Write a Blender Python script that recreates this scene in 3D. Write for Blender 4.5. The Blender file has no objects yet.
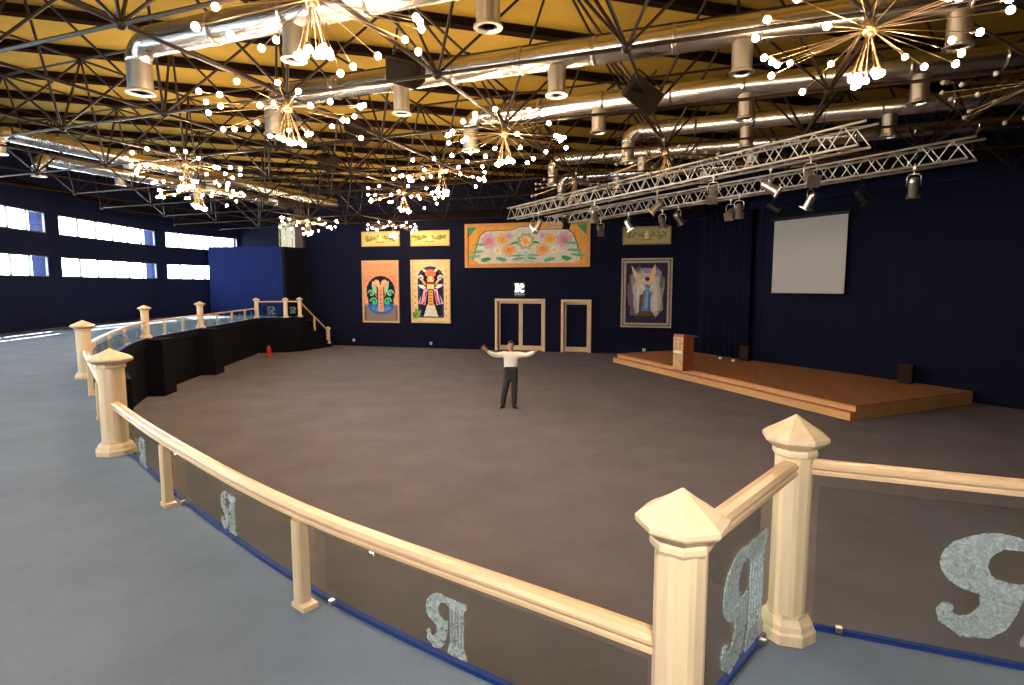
import bpy, bmesh, math, random
from mathutils import Vector, Matrix
random.seed(7)
S = bpy.context.scene
C = S.collection
PI = math.pi
R = math.radians
ZB = 1.75            # balcony floor height above the hall floor

# ------------------------------------------------------------------ camera, sky, sun, exposure
cd = bpy.data.cameras.new('camera'); cam = bpy.data.objects.new('camera', cd); C.objects.link(cam)
cam.location = (0, 0, 3.35); cam.rotation_euler = (R(90) - math.atan(57 / 570.0), 0, 0)
cd.sensor_width = 36; cd.lens = 36 * 570 / 1024.0; cd.clip_start = .05; cd.clip_end = 300
S.camera = cam
wd = bpy.data.worlds.new('sky'); S.world = wd; wd.use_nodes = True
bg = wd.node_tree.nodes['Background']; bg.inputs[0].default_value = (.80, .92, 1, 1); bg.inputs[1].default_value = 22.0
sl = bpy.data.lights.new('sun', 'SUN'); sl.energy = 150; sl.angle = R(.6); sl.color = (1, .96, .9)
sun = bpy.data.objects.new('sun', sl); C.objects.link(sun); sun.location = (-30, 30, 40)
sun.rotation_euler = Vector((.74 * .63, -.67 * .63, -.777)).to_track_quat('-Z', 'Y').to_euler()
fl = bpy.data.lights.new('camera_flash', 'POINT'); fl.energy = 290; fl.color = (1, .96, .87); fl.shadow_soft_size = .10      # the photographer's flash
flo = bpy.data.objects.new('camera_flash', fl); C.objects.link(flo); flo.location = (.45, -.12, 3.75)
S.view_settings.view_transform = 'Standard'; S.view_settings.look = 'None'
S.view_settings.exposure = 0.0; S.view_settings.gamma = 1.0; S.view_settings.use_curve_mapping = False
S.cycles.sample_clamp_indirect = 4.0
S.cycles.max_bounces = 8; S.cycles.transparent_max_bounces = 24; S.cycles.caustics_reflective = False
BULB = 250.0         # strength of one lit chandelier bulb

# ------------------------------------------------------------------ materials
def mat(name, col, rough=.6, metal=0, var=0, scale=(5, 5, 5), bump=0, bscale=80, spec=.5, col2=None, sheen=0):
    m = bpy.data.materials.new(name); m.use_nodes = True
    nt = m.node_tree; b = nt.nodes['Principled BSDF']
    b.inputs['Base Color'].default_value = (*col, 1); b.inputs['Roughness'].default_value = rough
    b.inputs['Metallic'].default_value = metal; b.inputs['Specular IOR Level'].default_value = spec
    if sheen: b.inputs['Sheen Weight'].default_value = sheen
    if var or bump:
        tc = nt.nodes.new('ShaderNodeTexCoord')
    if var:
        mp = nt.nodes.new('ShaderNodeMapping'); mp.inputs['Scale'].default_value = scale
        nz = nt.nodes.new('ShaderNodeTexNoise'); nz.inputs['Scale'].default_value = 1; nz.inputs['Detail'].default_value = 5
        nz.inputs['Roughness'].default_value = .6
        rp = nt.nodes.new('ShaderNodeValToRGB')
        c2 = col2 or tuple(c * (1 + var) for c in col)
        c1 = tuple(c * (1 - var) for c in col) if not col2 else col
        rp.color_ramp.elements[0].position = .3; rp.color_ramp.elements[1].position = .7
        rp.color_ramp.elements[0].color = (*c1, 1); rp.color_ramp.elements[1].color = (*c2, 1)
        nt.links.new(tc.outputs['Object'], mp.inputs[0]); nt.links.new(mp.outputs[0], nz.inputs['Vector'])
        nt.links.new(nz.outputs['Fac'], rp.inputs[0]); nt.links.new(rp.outputs[0], b.inputs['Base Color'])
    if bump:
        n2 = nt.nodes.new('ShaderNodeTexNoise'); n2.inputs['Scale'].default_value = bscale; n2.inputs['Detail'].default_value = 3
        bp = nt.nodes.new('ShaderNodeBump'); bp.inputs['Strength'].default_value = bump; bp.inputs['Distance'].default_value = .02
        nt.links.new(tc.outputs['Object'], n2.inputs['Vector']); nt.links.new(n2.outputs['Fac'], bp.inputs['Height'])
        nt.links.new(bp.outputs[0], b.inputs['Normal'])
    return m

def emit(name, col, st):
    m = bpy.data.materials.new(name); m.use_nodes = True; nt = m.node_tree; nt.nodes.clear()
    e = nt.nodes.new('ShaderNodeEmission'); o = nt.nodes.new('ShaderNodeOutputMaterial')
    e.inputs[0].default_value = (*col, 1); e.inputs[1].default_value = st; nt.links.new(e.outputs[0], o.inputs[0])
    return m

def glass(name, tint, ior=1.45):
    m = bpy.data.materials.new(name); m.use_nodes = True; nt = m.node_tree; nt.nodes.clear()
    t = nt.nodes.new('ShaderNodeBsdfTransparent'); t.inputs[0].default_value = (*tint, 1)
    g = nt.nodes.new('ShaderNodeBsdfGlossy'); g.inputs['Roughness'].default_value = .02
    f = nt.nodes.new('ShaderNodeFresnel'); f.inputs[0].default_value = ior
    x = nt.nodes.new('ShaderNodeMixShader'); o = nt.nodes.new('ShaderNodeOutputMaterial')
    ge = nt.nodes.new('ShaderNodeNewGeometry'); mu = nt.nodes.new('ShaderNodeMath'); mu.operation = 'MULTIPLY_ADD'; mu.inputs[1].default_value = -1; mu.inputs[2].default_value = 1
    m2 = nt.nodes.new('ShaderNodeMath'); m2.operation = 'MULTIPLY'
    nt.links.new(ge.outputs['Backfacing'], mu.inputs[0]); nt.links.new(mu.outputs[0], m2.inputs[0]); nt.links.new(f.outputs[0], m2.inputs[1])
    nt.links.new(m2.outputs[0], x.inputs[0]); nt.links.new(t.outputs[0], x.inputs[1]); nt.links.new(g.outputs[0], x.inputs[2])
    nt.links.new(x.outputs[0], o.inputs[0]); return m

def etched():
    m = bpy.data.materials.new('etched_glass'); m.use_nodes = True; nt = m.node_tree; nt.nodes.clear()
    t = nt.nodes.new('ShaderNodeBsdfTransparent'); d = nt.nodes.new('ShaderNodeBsdfDiffuse'); d.inputs[0].default_value = (.50, .60, .62, 1)
    tc = nt.nodes.new('ShaderNodeTexCoord'); nz = nt.nodes.new('ShaderNodeTexNoise'); nz.inputs['Scale'].default_value = 26
    nz.inputs['Detail'].default_value = 3; nz.inputs['Distortion'].default_value = 2.5
    mr = nt.nodes.new('ShaderNodeMapRange'); mr.inputs[1].default_value = .35; mr.inputs[2].default_value = .65
    mr.inputs[3].default_value = .28; mr.inputs[4].default_value = .62
    x = nt.nodes.new('ShaderNodeMixShader'); o = nt.nodes.new('ShaderNodeOutputMaterial')
    nt.links.new(tc.outputs['Object'], nz.inputs['Vector']); nt.links.new(nz.outputs['Fac'], mr.inputs[0]); nt.links.new(mr.outputs[0], x.inputs[0])
    nt.links.new(t.outputs[0], x.inputs[1]); nt.links.new(d.outputs[0], x.inputs[2]); nt.links.new(x.outputs[0], o.inputs[0])
    return m

def planks(name, c1, c2, ang):
    m = mat(name, c1, .42); nt = m.node_tree; b = nt.nodes['Principled BSDF']
    tc = nt.nodes.new('ShaderNodeTexCoord'); mp = nt.nodes.new('ShaderNodeMapping'); mp.inputs['Rotation'].default_value = (0, 0, ang)
    br = nt.nodes.new('ShaderNodeTexBrick'); br.inputs['Scale'].default_value = 1
    br.inputs['Brick Width'].default_value = 1.8; br.inputs['Row Height'].default_value = .14; br.inputs['Mortar Size'].default_value = .004
    br.inputs['Color1'].default_value = (*c1, 1); br.inputs['Color2'].default_value = (*c2, 1); br.inputs['Mortar'].default_value = (c1[0] * .4, c1[1] * .4, c1[2] * .4, 1)
    nt.links.new(tc.outputs['Object'], mp.inputs[0]); nt.links.new(mp.outputs[0], br.inputs['Vector']); nt.links.new(br.outputs['Color'], b.inputs['Base Color'])
    return m

M = dict(
    carpet=mat('hall_carpet', (.155, .142, .168), .95, var=.12, scale=(.9, .9, 1), bump=.25, bscale=120, spec=.1),
    bcarpet=mat('balcony_carpet', (.150, .187, .250), .95, var=.12, scale=(1.5, 1.5, 1), bump=.3, bscale=120, spec=.1),
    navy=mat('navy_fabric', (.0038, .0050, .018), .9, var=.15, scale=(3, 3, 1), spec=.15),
    navyleft=mat('lit_navy_fabric', (.0075, .0115, .042), .9, var=.12, scale=(3, 3, 1), spec=.15),  # lighter copy of the navy fabric, window daylight put into its colour
    navylit=mat('lit_blue_fabric', (.010, .020, .105), .9, var=.12, scale=(3, 3, 1), spec=.15),  # brighter blue for the booth front, window light put into the colour
    black=mat('black_fabric', (.006, .006, .011), .95, spec=.1),
    edge=mat('blue_edging', (.02, .05, .24), .8, spec=.2),
    wood=mat('pale_maple', (.76, .57, .36), .36, var=.1, scale=(16, 16, 2.2), spec=.4),
    rail=mat('pale_rail_wood', (.70, .48, .29), .3, var=.1, scale=(3, 3, 14), spec=.5),
    frame=mat('frame_wood', (.62, .42, .25), .45, var=.08, scale=(9, 9, 4)),
    stage=planks('stage_boards', (.42, .17, .065), (.50, .22, .085), R(-70)),
    fascia=mat('stage_fascia_wood', (.60, .33, .14), .45, var=.14, scale=(2, 2, 24)),
    lecfront=mat('lectern_pale_veneer', (.55, .34, .16), .5, var=.25, scale=(6, 6, 6)),
    lecside=mat('lectern_red_wood', (.34, .10, .045), .4, var=.15, scale=(4, 4, 14)),
    deck=mat('yellow_roof_deck', (.37, .235, .034), .85, var=.2, scale=(.45, .45, 1), bump=.3, bscale=3, spec=.2),
    beam=mat('dark_purlin', (.016, .009, .006), .8, spec=.0),
    steel=mat('black_frame_steel', (.020, .011, .007), .42, spec=.16),
    duct=mat('spiral_duct_metal', (.74, .70, .65), .27, metal=1, var=.08, scale=(9, 9, 9), bump=.12, bscale=14),
    outlet=mat('duct_outlet_metal', (.78, .72, .66), .34, metal=1, bump=.08, bscale=20),
    grille=mat('outlet_grille', (.25, .25, .26), .5, metal=.6),
    chrome=mat('polished_aluminium', (.80, .77, .72), .28, metal=1),
    truss=mat('truss_aluminium', (.66, .62, .57), .38, metal=.7),
    brass=mat('chandelier_brass', (.50, .34, .18), .3, metal=1),
    bulb=emit('lit_bulb', (1, .72, .43), BULB),
    deadbulb=mat('unlit_bulb', (.26, .24, .22), .15, spec=.8),
    white=mat('white_paint', (.80, .80, .78), .5),
    screen=mat('screen_fabric', (.44, .42, .41), .85, spec=.1),
    plastic=mat('black_plastic', (.006, .006, .006), .55, spec=.2),
    speaker=mat('speaker_cabinet', (.030, .019, .014), .7, spec=.0),
    cone=mat('speaker_grille', (.014, .011, .009), .7, bump=.2, bscale=90, spec=.0),
    red=mat('extinguisher_red', (.62, .03, .035), .3),
    glass=glass('railing_glass', (.87, .92, .92)),
    wglass=glass('window_glass', (.97, .98, .98)),
    etched=etched(),
    winframe=mat('window_frame', (.09, .10, .13), .5),
    skin=mat('skin', (.42, .22, .14), .5),
    hair=mat('dark_hair', (.012, .009, .008), .6),
    shirt=mat('white_shirt', (.80, .76, .72), .8, bump=.25, bscale=12),
    trouser=mat('charcoal_trousers', (.028, .022, .026), .85, bump=.3, bscale=14),
    shoe=mat('black_shoe_leather', (.010, .009, .009), .35),
    signpanel=mat('sign_black', (.01, .01, .012), .4),
    signlit=emit('lit_sign', (.9, 1, .98), 3.2),
    signdim=emit('lit_sign_small_print', (.7, .85, .8), .55),
)
PC = {}
def pc(r, g, b):
    k = (r, g, b)
    if k not in PC: PC[k] = mat('paint_%02x%02x%02x' % k, tuple((c / 255) ** 2.2 * .93 for c in k), .75, spec=.2, var=.16, scale=(9, 9, 9))
    return PC[k]

# ------------------------------------------------------------------ mesh helpers
def box(bm, lo, hi, mi=0, mtx=None):
    vs = [bm.verts.new((x, y, z)) for x in (lo[0], hi[0]) for y in (lo[1], hi[1]) for z in (lo[2], hi[2])]
    if mtx:
        for v in vs: v.co = mtx @ v.co
    for f in ((0, 1, 3, 2), (4, 6, 7, 5), (0, 4, 5, 1), (2, 3, 7, 6), (0, 2, 6, 4), (1, 5, 7, 3)):
        bm.faces.new([vs[i] for i in f]).material_index = mi

def frame_of(d):
    d = d.normalized(); a = Vector((0, 0, 1)) if abs(d.z) < .95 else Vector((1, 0, 0))
    x = d.cross(a).normalized(); return x, d.cross(x).normalized()

def tube(bm, p, q, r, n=6, r2=None, mi=0, caps=True):
    p = Vector(p); q = Vector(q); x, y = frame_of(q - p); r2 = r if r2 is None else r2
    A = [bm.verts.new(p + (x * math.cos(2 * PI * k / n) + y * math.sin(2 * PI * k / n)) * r) for k in range(n)]
    B = [bm.verts.new(q + (x * math.cos(2 * PI * k / n) + y * math.sin(2 * PI * k / n)) * r2) for k in range(n)]
    for k in range(n):
        f = bm.faces.new((A[k], A[(k + 1) % n], B[(k + 1) % n], B[k])); f.material_index = mi; f.smooth = n > 6
    if caps:
        bm.faces.new(A[::-1]).material_index = mi; bm.faces.new(B).material_index = mi

def sweep(bm, pts, prof, up=Vector((0, 0, 1)), caps=True, mi=0, smooth=False):
    pts = [Vector(p) for p in pts]; rings = []
    for i, p in enumerate(pts):
        if i == 0: d = pts[1] - p
        elif i == len(pts) - 1: d = p - pts[-2]
        else: d = (pts[i + 1] - p).normalized() + (p - pts[i - 1]).normalized()
        d.normalize()
        if abs(d.z) > .98 and abs(up.z) > .9: x, y = Vector((1, 0, 0)), Vector((0, 1, 0))
        else:
            x = d.cross(up).normalized(); y = x.cross(d).normalized()
        k = 1.0
        if 0 < i < len(pts) - 1:
            c = d.dot((p - pts[i - 1]).normalized()); k = 1 / max(c, .5)
        rings.append([bm.verts.new(p + x * a * k + y * b) for a, b in prof])
    n = len(prof)
    for a, b in zip(rings, rings[1:]):
        for j in range(n):
            f = bm.faces.new((a[j], a[(j + 1) % n], b[(j + 1) % n], b[j])); f.material_index = mi; f.smooth = smooth
    if caps: bm.faces.new(rings[0][::-1]); bm.faces.new(rings[-1])

def pipe(bm, pts, r, n=14, mi=0):
    """round pipe along a polyline, parallel-transported frame"""
    pts = [Vector(p) for p in pts]; rings = []; x = None
    for i, p in enumerate(pts):
        d = (pts[min(i + 1, len(pts) - 1)] - pts[max(i - 1, 0)]).normalized()
        if x is None: x, _ = frame_of(d)
        x = (x - d * x.dot(d)).normalized(); y = d.cross(x)
        rings.append([bm.verts.new(p + (x * math.cos(2 * PI * k / n) + y * math.sin(2 * PI * k / n)) * r) for k in range(n)])
    for a, b in zip(rings, rings[1:]):
        for k in range(n):
            f = bm.faces.new((a[k], a[(k + 1) % n], b[(k + 1) % n], b[k])); f.smooth = True; f.material_index = mi
    bm.faces.new(rings[0][::-1]); bm.faces.new(rings[-1])

def lathe(bm, prof, n=8, mi=0, smooth=False, rot=0, notch=0):
    rings = []
    for r, z in prof:
        rg = []
        for k in range(n):
            a = 2 * PI * k / n + rot
            rr = r * (1 - notch if notch and k % 3 == 0 else 1)
            rg.append(bm.verts.new((rr * math.cos(a), rr * math.sin(a), z)))
        rings.append(rg)
    for a, b in zip(rings, rings[1:]):
        for k in range(n):
            f = bm.faces.new((a[k], a[(k + 1) % n], b[(k + 1) % n], b[k])); f.smooth = smooth; f.material_index = mi
    bm.faces.new(rings[0][::-1]).material_index = mi; bm.faces.new(rings[-1]).material_index = mi

def prism(bm, poly, z0, z1, mi=0):
    b = [bm.verts.new((x, y, z0)) for x, y in poly]; t = [bm.verts.new((x, y, z1)) for x, y in poly]; n = len(poly)
    for k in range(n): bm.faces.new((b[k], b[(k + 1) % n], t[(k + 1) % n], t[k])).material_index = mi
    bm.faces.new(b[::-1]).material_index = mi; bm.faces.new(t).material_index = mi

def slab_xz(bm, poly, y0, y1, mi=0):
    """polygon in the local x-z plane, thickness along y"""
    a = [bm.verts.new((x, y0, z)) for x, z in poly]; b = [bm.verts.new((x, y1, z)) for x, z in poly]; n = len(poly)
    for k in range(n): bm.faces.new((a[k], a[(k + 1) % n], b[(k + 1) % n], b[k])).material_index = mi
    bm.faces.new(a[::-1]).material_index = mi; bm.faces.new(b).material_index = mi

def ball(bm, c, r, seg=10, rings=6, sc=(1, 1, 1), mi=0):
    m = Matrix.Translation(c) @ Matrix.Diagonal((sc[0], sc[1], sc[2], 1))
    res = bmesh.ops.create_uvsphere(bm, u_segments=seg, v_segments=rings, radius=r, matrix=m)
    for v in res['verts']:
        for f in v.link_faces: f.smooth = True; f.material_index = mi

def obj(name, bm, mats, parent=None, loc=None, rz=None, fix=True):
    me = bpy.data.meshes.new(name)
    if fix: bmesh.ops.recalc_face_normals(bm, faces=bm.faces)
    bm.to_mesh(me); bm.free()
    for m in (mats if isinstance(mats, (list, tuple)) else [mats]): me.materials.append(m)
    o = bpy.data.objects.new(name, me); C.objects.link(o)
    if parent: o.parent = parent
    if loc is not None: o.location = loc
    if rz is not None: o.rotation_euler = (0, 0, rz)
    return o

def tag(o, label, cat, group=None, kind=None):
    o['label'] = label; o['category'] = cat
    if group: o['group'] = group
    if kind: o['kind'] = kind
    return o

def thing(name, label, cat, loc=(0, 0, 0), rz=0, group=None):
    o = bpy.data.objects.new(name, None); C.objects.link(o); o.empty_display_size = .2
    o.location = loc; o.rotation_euler = (0, 0, rz); return tag(o, label, cat, group)

def struct(name, bm, mats, parent=None):
    o = obj(name, bm, mats, parent)
    o['kind'] = 'structure'; return o

def copy_tree(o, parent=None):
    c = o.copy(); C.objects.link(c); c.parent = parent
    for ch in list(o.children): copy_tree(ch, c)
    return c

NB = bmesh.new

# ------------------------------------------------------------------ room shell
K = [(-16.1, 33.65), (-18.0, 28.8), (-17.7, 21.7), (-16.7, 15.2), (-13.8, 9.3), (-10.2, 3.6), (-5.5, -1.4)]      # left wall, far to near
REST = [(.5, -4.5), (8, -5), (16, -3), (20, 4), (19.5, 11.8), (14.2, 14.5), (13.35, 16.1), (9.9, 22.9), (8.82, 26.93)]
ROOM = K + REST
TOP = 8.8
def inside(x, y, poly=ROOM):
    r = False; n = len(poly)
    for i in range(n):
        (x1, y1), (x2, y2) = poly[i], poly[(i + 1) % n]
        if (y1 > y) != (y2 > y) and x < (x2 - x1) * (y - y1) / (y2 - y1) + x1: r = not r
    return r

def wall_strip(bm, a, b, z0, z1, t=.3, s0=0, s1=None, mi=0):
    """box along a->b (room on the left-hand side), thickness t outwards, from s0 to s1 along it"""
    a = Vector((a[0], a[1], 0)); b = Vector((b[0], b[1], 0)); L = (b - a).length; d = (b - a) / L; n = Vector((d.y, -d.x, 0))
    s1 = L if s1 is None else s1
    m = Matrix(((d.x, n.x, 0, a.x), (d.y, n.y, 0, a.y), (0, 0, 1, 0), (0, 0, 0, 1)))
    box(bm, (s0, 0, z0), (s1, t, z1), mi, m)

bm = NB(); prism(bm, [(-19, -6), (21, -6), (21, 36), (-19, 36)], -.2, 0); struct('floor', bm, M['carpet'])

# balcony edge / railing line (hall on the left-hand side going this way)
PI_, PH, PG, PF, PE, PD, PC_, PA, PB, PR = [Vector((x, y, ZB)) for x, y in (
    (-10.82, 29.08), (-11.36, 28.62), (-12.62, 28.18), (-11.77, 21.51), (-11.21, 17.39), (-7.40, 9.80), (-3.81, 5.36), (.515, 1.665), (1.27, 2.50), (2.72, 1.93))]
def cat(p0, p1, p2, p3, n):
    out = []
    for i in range(n):
        t = i / n
        out.append(.5 * ((2 * p1) + (-p0 + p2) * t + (2 * p0 - 5 * p1 + 4 * p2 - p3) * t * t + (-p0 + 3 * p1 - 3 * p2 + p3) * t ** 3))
    return out
B2 = Vector((-2.51, 4.06, ZB)); B1 = Vector((-1.04, 2.74, ZB))
curveCA = cat(2 * PC_ - B2, PC_, B2, B1, 6) + cat(PC_, B2, B1, PA, 6) + cat(B2, B1, PA, Vector((2, .6, ZB)), 6) + [PA]
DE = Vector((-9.48, 13.4, ZB))
curveED = cat(PF, PE, DE, PD, 8) + cat(PE, DE, PD, PC_, 8) + [PD]
line = [PI_, PH, PG, PF] + curveED[:-1] + curveCA + [PB, PR, Vector((7.8, -.1, ZB)), Vector((12, -4.3, ZB))]
def offs(pts, d):
    out = []
    for i, p in enumerate(pts):
        t = (pts[min(i + 1, len(pts) - 1)] - pts[max(i - 1, 0)]).normalized()
        out.append(p + Vector((-t.y, t.x, 0)) * d)
    return out
edge = offs(line, .10)
STL = Vector((-12.35, 29.75, ZB))     # other side of the stair opening
bm = NB(); prism(bm, [(p.x, p.y) for p in edge] + [(7.8, -5), (.5, -4.5), (-5.5, -1.4), (-10.2, 3.6), (-13.8, 9.3), (-16.7, 15.2), (-17.7, 21.7), (-18, 28.8), (-16.1, 33.65), (-13.2, 32.5), (STL.x, STL.y)], ZB - .25, ZB)
bm.normal_update()
for f in bm.faces: f.material_index = 1 if abs(f.normal.z) < .5 else 0
struct('floor_balcony', bm, [M['bcarpet'], M['black']])
bm = NB()
sweep(bm, [p - Vector((0, 0, ZB / 2 + .13)) for p in offs(line, -.02)], [(-.08, -ZB / 2 + .13), (.08, -ZB / 2 + .13), (.08, ZB / 2 - .13), (-.08, ZB / 2 - .13)]); struct('wall_balcony', bm, M['black'])
bm = NB(); sweep(bm, [p + Vector((0, 0, .015)) for p in offs(line, .085)], [(-.014, -.02), (.014, -.02), (.014, .006), (-.014, .006)])
struct('trim_balcony', bm, M['edge'])
for P, dx in ((PF, 0), (PE, 0), (PD, 0)):                # piers under the newel posts
    bm = NB(); i = min(range(len(line)), key=lambda k: (line[k] - P).length); t = (line[i + 1] - line[i - 1]).normalized(); n = Vector((-t.y, t.x, 0))
    m = Matrix(((t.x, n.x, 0, P.x), (t.y, n.y, 0, P.y), (0, 0, 1, 0), (0, 0, 0, 1)))
    box(bm, (-.42, .05, 0), (.42, .62, ZB - .02), 0, m); struct('pier', bm, M['black'])

# left wall with two rows of strip windows per bay
ZW = [(3.67, 4.45), (5.28, 6.05)]; wn = 0
for i in range(len(K) - 1):
    a, b = K[i], K[i + 1]; bm = NB(); L = (Vector(a) - Vector(b)).length; w0, w1 = .54, L - .16
    for z0, z1 in ((0, ZW[0][0]), (ZW[0][1], ZW[1][0]), (ZW[1][1], TOP)): wall_strip(bm, b, a, z0, z1)
    for z0, z1 in ZW:
        wall_strip(bm, b, a, z0, z1, s0=0, s1=w0); wall_strip(bm, b, a, z0, z1, s0=w1, s1=L)
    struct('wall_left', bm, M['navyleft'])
    for z0, z1 in ZW:
        wn += 1; bm = NB()
        A = Vector((b[0], b[1], 0)); d = (Vector((a[0], a[1], 0)) - A).normalized(); n = Vector((d.y, -d.x, 0))
        m = Matrix(((d.x, n.x, 0, A.x), (d.y, n.y, 0, A.y), (0, 0, 1, 0), (0, 0, 0, 1)))
        for q0, q1 in ((z0, z0 + .04), (z1 - .04, z1)): box(bm, (w0, .20, q0), (w1, .28, q1), 0, m)
        k = 6
        for j in range(k + 1):
            s = w0 + .02 + (w1 - w0 - .04) * j / k; box(bm, (s - .02, .20, z0 + .03), (s + .02, .28, z1 - .03), 0, m)
        w = struct('window_%d' % wn, bm, M['winframe'])
        bm = NB(); box(bm, (w0 + .01, .235, z0 + .01), (w1 - .01, .245, z1 - .01), 0, m); obj('pane', bm, M['wglass'], w)
for i in range(1, len(K) - 1):                             # pilasters between the bays
    bm = NB(); p = Vector((*K[i], 0)); t = (Vector((*K[i - 1], 0)) - Vector((*K[min(i + 1, len(K) - 1)], 0))).normalized(); n = Vector((t.y, -t.x, 0))
    m = Matrix(((t.x, n.x, 0, p.x), (t.y, n.y, 0, p.y), (0, 0, 1, 0), (0, 0, 0, 1)))
    box(bm, (-.04, -.36, 0), (.56, .25, TOP), 0, m); struct('pilaster', bm, M['navyleft'])
# back wall with two door openings and the high lit window (s runs along it from the left end)
BO = Vector((-10.3, 32.08, 0)); BA = R(-15.064); BD = Vector((math.cos(BA), math.sin(BA), 0)); BM = Matrix.Translation(BO) @ Matrix.Rotation(BA, 4, 'Z')
def bw(s, z, off=0): return BM @ Vector((s, -off, z))      # off = distance in front of the wall
bm = NB(); s0, s1 = -6.2, 19.8
holes = [(-3.16, -1.91, 5.5, 7.2), (9.90, 12.27, 0, 2.58), (13.35, 14.61, 0, 2.55)]
x = s0
for h0, h1, z0, z1 in holes:
    box(bm, (x, 0, 0), (h0, .3, TOP), 0, BM)
    if z0 > 0: box(bm, (h0, 0, 0), (h1, .3, z0), 0, BM)
    box(bm, (h0, 0, z1), (h1, .3, TOP), 0, BM); x = h1
box(bm, (x, 0, 0), (s1 + .4, .3, TOP), 0, BM); box(bm, (9.4, .3, 0), (15.1, .36, 3.2), 0, BM); struct('wall_back', bm, M['navy'])  # slab behind the doors is added to block sky light at their gaps
wn += 1; bm = NB()
for s in (-3.16, -2.75, -2.33, -1.95): box(bm, (s, .1, 5.5), (s + .04, .16, 7.2), 0, BM)
for z in (5.5, 6.07, 6.63, 7.16): box(bm, (-3.16, .1, z), (-1.91, .16, z + .04), 0, BM)
w = struct('window_%d' % wn, bm, M['white']); bm = NB(); box(bm, (-3.15, .12, 5.51), (-1.92, .13, 7.19), 0, BM); obj('pane', bm, glass('amber_glass', (.22, .20, .155)), w)
bm = NB(); box(bm, (-1.85, -.25, 0), (-1.35, .0, TOP), 0, BM); struct('column', bm, mat('brown_column', (.06, .03, .02), .7))
# right and rear walls
def plain(name, pts, t=.3, m=M['navy'], z0=0):
    bm = NB()
    for a, b in zip(pts, pts[1:]): wall_strip(bm, a, b, z0, TOP, t, -.12, (Vector(b) - Vector(a)).length + .12)
    struct(name, bm, m)
plain('wall_rear', [K[-1]] + REST[:5])
plain('wall_right', REST[4:])
# partition booth on the balcony in front of the windows
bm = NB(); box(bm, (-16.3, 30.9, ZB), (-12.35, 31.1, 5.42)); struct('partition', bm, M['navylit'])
bm = NB(); wall_strip(bm, (-12.35, 30.9), (-11.75, 32.35), 0, 5.42, .2); struct('partition', bm, M['black'])  # side of the same booth, coloured black to stand for its shade
# roof: yellow deck, purlins, edge beam
bm = NB(); rc = Vector((0, 14)); prism(bm, [tuple(rc + (Vector(p) - rc) * 1.02) for p in ROOM], TOP, TOP + .15); struct('ceiling', bm, M['deck'])
pd = Vector((math.cos(R(17)), math.sin(R(17)))); pn = Vector((-pd.y, pd.x))
for k in range(-6, 30):
    c = pn * (k * 2.0); hits = []
    for i in range(len(ROOM)):
        a = Vector(ROOM[i]); b = Vector(ROOM[(i + 1) % len(ROOM)]); e = b - a; den = pd.x * e.y - pd.y * e.x
        if abs(den) < 1e-6: continue
        w_ = a - c; t = (w_.x * e.y - w_.y * e.x) / den; q = (w_.x * pd.y - w_.y * pd.x) / den
        if 0 <= q <= 1: hits.append(t)
    if len(hits) < 2: continue
    a = c + pd * min(hits); b = c + pd * max(hits); bm = NB()
    sweep(bm, [(a.x, a.y, TOP - .10), (b.x, b.y, TOP - .10)], [(-.11, -.10), (.11, -.10), (.11, -.075), (.04, -.065), (.04, .10), (-.04, .10), (-.04, -.065), (-.11, -.075)])
    struct('beam', bm, M['beam'])
bm = NB()
cen = Vector((0, 14, 0)); ring = [Vector((x, y, 6.95)) for x, y in ROOM]
ins = [p + (Vector((cen.x, cen.y, 6.95)) - p).normalized() * .32 for p in ring]
sweep(bm, ins[len(K) + 3:] + ins[:len(K)], [(-.07, -.09), (.07, -.09), (.07, .09), (-.07, .09)]); struct('trim_1', bm, M['beam'])

bm = NB(); sweep(bm, [p + (Vector((cen.x, cen.y, p.z)) - p).normalized() * .2 + Vector((0, 0, -.42)) for p in ring[len(K) + 4:]], [(-.1, -.16), (.1, -.16), (.1, .16), (-.1, .16)]); struct('trim_2', bm, M['navyleft'])

# ------------------------------------------------------------------ space frame under the roof
GO = Vector((1.488, 7.741)); GS = 2.744; GA = -.352; GU = Vector((math.cos(GA), math.sin(GA))); GV = Vector((-GU.y, GU.x))
ZN, ZT = 6.42, 8.36
def grid(i, j, z=ZN): p = GO + GS * (i * GU + j * GV); return Vector((p.x, p.y, z))
def guv(u, v, z): p = GO + u * GU + v * GV; return Vector((p.x, p.y, z))
lowr = [(i, j) for i in range(-12, 10) for j in range(-7, 13) if inside(*grid(i, j).xy) and all(inside(*(grid(i, j).xy + Vector(o))) for o in ((.8, 0), (-.8, 0), (0, .8), (0, -.8)))]
ls = set(lowr)
upr = set((i + a, j + b) for i, j in lowr for a in (-.5, .5) for b in (-.5, .5))
upr = set(k for k in upr if inside(*grid(*k).xy))
chords, struts = [], []
for i, j in lowr:
    for a, b in ((1, 0), (0, 1)):
        if (i + a, j + b) in ls: chords.append((grid(i, j), grid(i + a, j + b)))
    for a in (-.5, .5):
        for b in (-.5, .5):
            if (i + a, j + b) in upr: struts.append((grid(i, j), grid(i + a, j + b, ZT)))
for i, j in upr:
    for a, b in ((1, 0), (0, 1)):
        if (i + a, j + b) in upr: chords.append((grid(i, j, ZT), grid(i + a, j + b, ZT)))
def rank(p):
    p = Vector(p) - Vector((0, 0, 3.35)); 
    if p.y < .5: return 1e3 + p.length
    sx = abs(p.x / p.y); sy = p.z / p.y
    return p.length + (200 if sx > .95 or sy > .55 else 0)
frame = thing('space_frame', 'black steel pyramid space frame spanning the hall below the yellow roof', 'roof truss', (0, 14, ZN))
FO = Vector((0, 14, ZN))
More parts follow.
